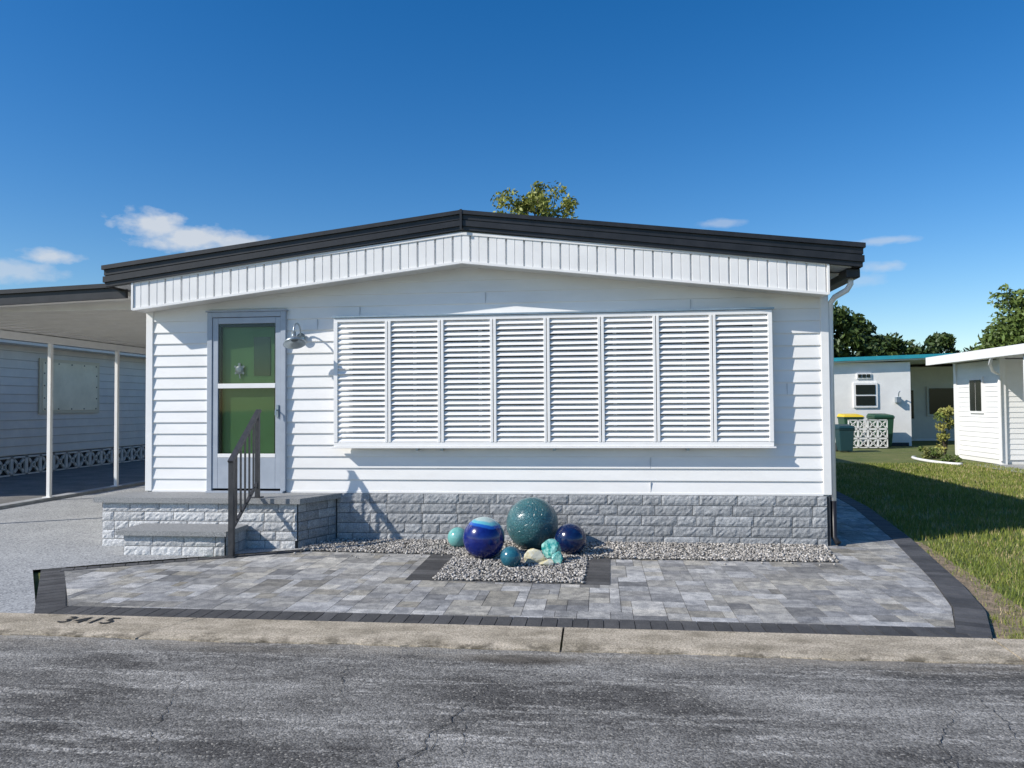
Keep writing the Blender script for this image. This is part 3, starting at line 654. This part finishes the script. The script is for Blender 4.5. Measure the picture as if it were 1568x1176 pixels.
# right neighbour B (white canopy)
NB=empty("neighbor_house",(12,20,0))
mb=MB(); mb.box(9.85,16,19.95,22.3,0,2.6)
sidingwall(mb,(9.845,22.3),(9.845,19.94),.12,2.6,.13); sidingwall(mb,(9.85,19.93),(16,19.93),.12,2.6,.13); mb.make("walls",WHITE,NB)
mb=MB(); mb.box(9.80,9.93,19.87,20.0,0,2.62); mb.box(9.80,9.93,22.2,22.33,0,2.62); mb.make("corner_post",WTRIM,NB)
mb=MB(); mb.box(9.80,9.84,20.75,21.45,1.25,2.20); mb.make("window_frame",WTRIM,NB)
mb=MB(); mb.box(9.785,9.799,20.81,21.08,1.32,2.12); mb.box(9.785,9.799,21.12,21.39,1.32,2.12); mb.make("window_glass",DGLASS,NB)
mb=MB(); mb.box(9.2,16.3,15.5,22.4,2.62,2.70); mb.box(9.13,9.2,15.45,22.45,2.58,2.80); mb.box(9.2,16.3,15.42,15.5,2.58,2.80); mb.make("canopy",WTRIM,NB,bevel=.005)
mb=MB(); mb.box(9.3,16.2,15.6,22.3,2.70,2.78); mb.make("canopy_top",ROOFM,NB)
mb=MB()
for y in (15.7,17.75): mb.box(9.28,9.36,y,y+.08,0,2.62)
mb.tube([(9.16,18.9,2.62),(9.25,19.2,2.45),(9.55,19.7,2.30),(9.78,19.85,2.2),(9.78,19.85,.1)],.035,8)
mb.make("posts",WTRIM,NB)
sheet("neighbor_patio",[(9.0,15.4),(16,15.4),(16,19.9),(9.0,19.9)],.01,DRIVE)
mb=MB(); mb.box(9.0,9.9,15.2,15.42,0,.06); mb.make("patio_edging",WTRIM)
def bin_(loc,body,lid,name="trash_bin",s=1):
    e=empty(name,loc); x,y,z=loc; mb=MB()
    w,d_,h=.29*s,.33*s,.95*s; t_=.8
    mb.hexa([(x-w*t_,y-d_*t_,z+.03),(x+w*t_,y-d_*t_,z+.03),(x+w*t_,y+d_*t_,z+.03),(x-w*t_,y+d_*t_,z+.03),(x-w,y-d_,z+h),(x+w,y-d_,z+h),(x+w,y+d_,z+h),(x-w,y+d_,z+h)])
    mb.box(x-w-.02,x+w+.02,y-d_-.02,y+d_+.02,z+h-.06,z+h-.01); mb.make("body",body,e,bevel=.02)
    mb=MB(); mb.hexa([(x-w-.03,y-d_-.04,z+h),(x+w+.03,y-d_-.04,z+h),(x+w+.03,y+d_+.03,z+h),(x-w-.03,y+d_+.03,z+h),(x-w+.03,y-d_+.03,z+h+.06),(x+w-.03,y-d_+.03,z+h+.06),(x+w-.03,y+d_,z+h+.11),(x-w+.03,y+d_,z+h+.11)]); mb.make("lid",lid,e,bevel=.015)
    mb=MB()
    for sx in (-1,1): mb.lathe([(.001,-.03),(.1,-.03),(.1,.03),(.001,.03)],(x+sx*w*.75,y+d_*.85,z+.1),16,Matrix.Rotation(math.radians(90),3,'Y'))
    mb.tube([(x-w,y+d_+.05,z+h-.02),(x+w,y+d_+.05,z+h-.02)],.015); mb.make("wheels_and_handle",IRON,e)
GB=pm("green_plastic",(.02,.075,.04),None,rough=.5); YB_=pm("yellow_plastic",(.70,.50,.03),None,rough=.5)
bin_((8.75,27.75,0),GB,YB_,s=1.12); bin_((9.75,27.75,0),GB,GB,s=1.12); bin_((7.75,25.2,0),pm("teal_plastic",(.012,.05,.06),None,rough=.5),pm("teal_lid",(.01,.045,.055),None,rough=.5),s=.80); 
BS=empty("breeze_block_screen",(9.1,27.1,0)); mb=MB()
for i in range(4):
    for j in range(3): breeze(mb,(8.45+i*.32,27.05),(1,0),.315,(0,-1),.02+j*.32)
mb.make("pierced_blocks",AW,BS)
# ------------------------------------------------------------------ vegetation
def leaves(rs,centers,radii,per,size,cols,flat=.8):
    Vs=[];Cs=[]
    for (c,r_,col) in zip(centers,radii,cols):
        n=per; p=rs.normal(0,1,(n,3)); p/=np.linalg.norm(p,axis=1)[:,None]; p*= (rs.uniform(0,1,(n,1))**.45)*r_; p[:,2]*=flat; p+=c
        a=rs.normal(0,1,(n,3)); a/=np.linalg.norm(a,axis=1)[:,None]; b=np.cross(a,rs.normal(0,1,(n,3))); b/=np.linalg.norm(b,axis=1)[:,None]
        s=size*rs.uniform(.6,1.3,(n,1)); q=np.stack([p-a*s,p-b*s*.45,p+a*s,p+b*s*.45],1); Vs.append(q.reshape(-1,3))
        Cs.append(np.clip(col*rs.uniform(.65,1.35,(n,1)),0,1))
    V=np.concatenate(Vs); C=np.concatenate(Cs); F=np.arange(len(V)).reshape(-1,4); return V,F,C
def tree(name,base,h,crown,rad,ncl,per,size,c0,c1,seed,clr=.32,trunk=.16):
    rs=np.random.RandomState(seed); e=empty(name,base); B=Vector(base); cc=Vector(crown)
    cen=[];r_=[];cols=[];mb=MB()
    mb.tube([B,B+Vector((.05,0,(cc.z-B.z)*.35)),B+Vector((-.03,.05,(cc.z-B.z)*.75)),cc],[trunk,trunk*.8,trunk*.6,trunk*.3],8)
    for k in range(ncl):
        p=rs.normal(0,1,3); p/=np.linalg.norm(p); p*=rs.uniform(.35,1.0)*rs.uniform(.8,1.12); q=np.array([cc.x+p[0]*rad[0],cc.y+p[1]*rad[1],cc.z+p[2]*rad[2]])
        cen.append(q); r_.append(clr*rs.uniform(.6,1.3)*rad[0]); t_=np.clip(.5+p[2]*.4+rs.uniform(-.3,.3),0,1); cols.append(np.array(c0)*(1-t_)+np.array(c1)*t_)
        if k%2==0:
            st=B.lerp(cc,rs.uniform(.45,.95)); md=st.lerp(Vector(q),.5)+Vector((0,0,-.1*rad[2])); mb.tube([st,md,Vector(q)],[trunk*.35,trunk*.22,trunk*.06],5)
    mb.make("trunk_and_limbs",BARK,e,smooth=True)
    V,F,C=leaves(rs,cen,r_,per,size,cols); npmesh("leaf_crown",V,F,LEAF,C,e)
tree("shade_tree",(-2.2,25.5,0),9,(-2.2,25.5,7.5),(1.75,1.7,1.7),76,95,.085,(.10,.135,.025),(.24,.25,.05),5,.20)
tree("oak_tree",(20.6,39,0),7,(21.3,39,4.7),(2.9,2.9,2.5),70,240,.14,(.05,.085,.018),(.13,.18,.04),8,.3,.25)
rs=np.random.RandomState(12); cen=[];rr=[];cols=[]
def clump(x,y,top,w,k,c0=(.022,.04,.014),c1=(.06,.095,.025)):
    for i in range(k):
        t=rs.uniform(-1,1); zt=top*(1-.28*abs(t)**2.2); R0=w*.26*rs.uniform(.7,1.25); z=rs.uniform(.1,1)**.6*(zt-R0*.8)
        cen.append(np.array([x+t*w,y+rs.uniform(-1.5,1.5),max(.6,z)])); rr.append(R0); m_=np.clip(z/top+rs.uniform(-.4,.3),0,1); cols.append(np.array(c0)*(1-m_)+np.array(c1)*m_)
clump(17.0,58,8.9,3.1,110); clump(13.5,60,7.9,2.6,50); clump(22.8,62,7.1,2.6,44); clump(27.3,64,7.4,2.2,40); clump(31,63,6.9,3,30)
for x in range(-90,12,7): clump(x,75+rs.uniform(-6,6),rs.uniform(4.5,7.5),5,14)
for x in range(34,90,7): clump(x,70+rs.uniform(-6,6),rs.uniform(6,9),5,16)
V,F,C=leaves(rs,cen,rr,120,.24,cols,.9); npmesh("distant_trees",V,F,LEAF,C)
def shrub(name,loc,rad,n_,size,c0,c1,seed):
    rs=np.random.RandomState(seed); e=empty(name,loc); cen=[];r_=[];cols=[];mb=MB()
    for k in range(12):
        p=rs.uniform(-1,1,3); q=np.array([loc[0]+p[0]*rad[0]*.7,loc[1]+p[1]*rad[1]*.7,loc[2]+rad[2]*(1+p[2]*.8)]); cen.append(q); r_.append(min(rad)*.6); t_=rs.uniform(0,1); cols.append(np.array(c0)*(1-t_)+np.array(c1)*t_)
        mb.tube([loc,tuple(q)],[.012,.004],5)
    mb.make("stems",BARK,e); V,F,C=leaves(rs,cen,r_,n_,size,cols); npmesh("leaves",V,F,LEAF,C,e)
shrub("climbing_shrub",(9.72,22.75,0),(.28,.3,.85),90,.05,(.12,.16,.03),(.34,.32,.09),21)
shrub("flower_shrub",(9.2,22.2,0),(.45,.4,.16),80,.04,(.08,.13,.03),(.30,.30,.10),22)
shrub("flower_shrub",(9.0,20.8,0),(.25,.3,.10),60,.035,(.08,.13,.03),(.16,.2,.06),23)
mb=MB(); pts=[(8.75+.3*math.cos(a_),21.0+1.3*math.sin(a_),.03) for a_ in np.linspace(1.6,4.9,14)]; mb.tube(pts,.04,6); mb.make("garden_edging",WTRIM,None,smooth=True)
PT=empty("potted_plant",(9.7,17.9,0)); mb=MB(); mb.lathe([(.001,.0),(.15,.0),(.21,.33),(.23,.33),(.23,.37),(.19,.37),(.001,.33)],(9.7,17.9,0),24); mb.make("pot",pm("teal_pot",(.04,.22,.24),None,rough=.3),PT,smooth=True)
rs=np.random.RandomState(4); V,F,C=leaves(rs,[np.array([9.7,17.9,.5])],[.25],160,.06,[np.array([.06,.12,.03])]); npmesh("leaves",V,F,LEAF,C,PT)
sheet("soil_strip",[(2.47,5.17),(2.75,5.17),(3.10,6.0),(3.25,7.0),(3.36,7.8),(3.50,8.8),(3.42,8.9),(3.13,7.5),(2.97,6.7),(2.75,5.85)],.002,DIRT)
edge=[(5.17,2.47),(5.85,2.75),(6.7,2.97),(7.5,3.13),(8.9,3.42),(11.5,3.85),(14.8,4.15),(22,4.15)]
rs=np.random.RandomState(9); N=150000
y=5.2+(rs.uniform(0,1,N)**1.5)*15; x=rs.uniform(2.4,9.5,N); ex=np.interp(y,[e[0] for e in edge],[e[1] for e in edge])
dn=x-ex; ragged=.03+.11*(np.sin(y*5.1)+np.sin(y*12.7+1))*.5+.09*(np.sin(x*9)+1)*.5
ragged=np.where(y<9,ragged+.05,ragged*.4)
thin=.5+.5*np.sin(x*4.3+np.sin(y*3.1)*1.7)*np.sin(y*3.7+np.sin(x*2.3)*2)
k=(dn>.02)&((dn>ragged)|(rs.uniform(0,1,N)<.15))&(rs.uniform(0,1,N)>np.clip((thin-.75)*2.4,0,.7)); x=x[k];y=y[k]; n=len(x)
hh=rs.uniform(.02,.05,n)*(1+.3*(y>9)); w=rs.uniform(.0022,.0045,n)*(1+.12*(y-5)); a=rs.uniform(0,6.28,n); lx=rs.normal(0,.016,n); ly=rs.normal(0,.016,n)
V=np.stack([np.stack([x-w*np.cos(a),y-w*np.sin(a),np.full(n,-.012)],1),np.stack([x+w*np.cos(a),y+w*np.sin(a),np.full(n,-.012)],1),np.stack([x+lx,y+ly,hh],1)],1).reshape(-1,3)
pat=.5+.5*np.sin(x*2.1+np.sin(y*1.7)*2)*np.sin(y*2.6+x); t_=np.clip(rs.uniform(0,1,n)*.6+pat*.4,0,1)[:,None]
C=np.array([[.105,.155,.025]])*(1-t_)+np.array([[.26,.28,.06]])*t_; dry=rs.uniform(0,1,n)<(.10+.22*(thin[k]>.66)); C[dry]=[.42,.34,.17]
npmesh("lawn_grass",V,np.arange(len(V)).reshape(-1,3),BLADE,C)
# ------------------------------------------------------------------ light, sky
sd=Vector((1.25,.70,-1.0)); su=bpy.data.lights.new("sun",'SUN'); su.energy=5.0; su.angle=math.radians(.5); su.color=(1,.95,.87)
so=link(bpy.data.objects.new("sun",su)); so.rotation_euler=sd.to_track_quat('-Z','Y').to_euler(); so.location=(-12,-8,14)
el=math.atan2(1.0,math.hypot(1.25,.70)); az=math.atan2(-1.25,-.70)
w=bpy.data.worlds.new("World"); scene.world=w; w.use_nodes=True; t=NT(w.node_tree); bg=w.node_tree.nodes['Background']
sk=t.n("TexSky"); sk.sky_type='NISHITA'; sk.sun_disc=False; sk.sun_elevation=el; sk.sun_rotation=az%(2*math.pi); sk.air_density=1.0; sk.dust_density=.3; sk.ozone_density=2.8; sk.altitude=0
tc=t.n("TexCoord"); sx=t.n("SeparateXYZ"); t.l(tc.outputs['Generated'],sx.inputs[0])
azn=t.math('MULTIPLY',t.math('ARCTAN2',sx.outputs[0],sx.outputs[1]),57.2958); eln=t.math('MULTIPLY',t.math('ARCSINE',sx.outputs[2]),57.2958)
cb=t.n("CombineXYZ"); t.l(azn,cb.inputs[0]); t.l(t.math('MULTIPLY',eln,1.7),cb.inputs[1]); nz=t.noise(cb.outputs[0],.62,5,.55)
tot=None
for (ca,ce,wa,we,st) in ((-31.8,12.3,2.6,1.2,1.0),(-29.4,11.7,3.8,1.1,1.0),(-26.4,11.6,3.0,.75,.9),(-38.0,9.8,1.9,.55,.9),(-40.5,8.7,4,.8,.6),(-36.5,7.6,2,.35,.6),(9.0,13.0,2.0,.36,.4),(20.0,10.9,2.4,.33,.5),(19.7,9.2,1.5,.4,.5),(18.0,8.4,2.5,.5,.3)):
    dx=t.math('DIVIDE',t.math('SUBTRACT',azn,ca),wa); dy=t.math('DIVIDE',t.math('SUBTRACT',eln,ce),we)
    d=t.math('SQRT',t.math('ADD',t.math('MULTIPLY',dx,dx),t.math('MULTIPLY',dy,dy)))
    g=t.math('ADD',t.math('SUBTRACT',1.1,d),t.math('MULTIPLY',t.math('SUBTRACT',nz,.5),1.7))
    g=t.math('MULTIPLY',t.ramp(g,.05,.75),st); tot=g if tot is None else t.math('MAXIMUM',tot,g)
hs=t.n("HueSaturation"); hs.inputs['Hue'].default_value=.506; hs.inputs['Saturation'].default_value=1.40; hs.inputs['Value'].default_value=1.16; t.l(sk.outputs[0],hs.inputs['Color'])
col=t.mix(t.math('MULTIPLY',tot,.85),hs.outputs[0],(6.0,6.3,6.7)); t.l(col,bg.inputs[0]); bg.inputs[1].default_value=.115
# ------------------------------------------------------------------ camera
th=math.radians(6.5); p=math.radians(1.65); ro=math.radians(.4)
f=Vector((-math.sin(th)*math.cos(p),math.cos(th)*math.cos(p),math.sin(p))); r=Vector((math.cos(th),math.sin(th),0)); u=r.cross(f)
R3=Matrix.Rotation(ro,3,f); r=R3@r; u=R3@u
cam=bpy.data.cameras.new("camera"); co=link(bpy.data.objects.new("camera",cam)); cam.sensor_width=36; cam.sensor_fit='HORIZONTAL'; cam.lens=36*1162/1568; cam.clip_end=2000
M=Matrix((r,u,-f)).transposed().to_4x4(); M.translation=Vector((0,0,1.53)); co.matrix_world=M; scene.camera=co
scene.view_settings.view_transform='Standard'; scene.view_settings.look='None'; scene.view_settings.exposure=0
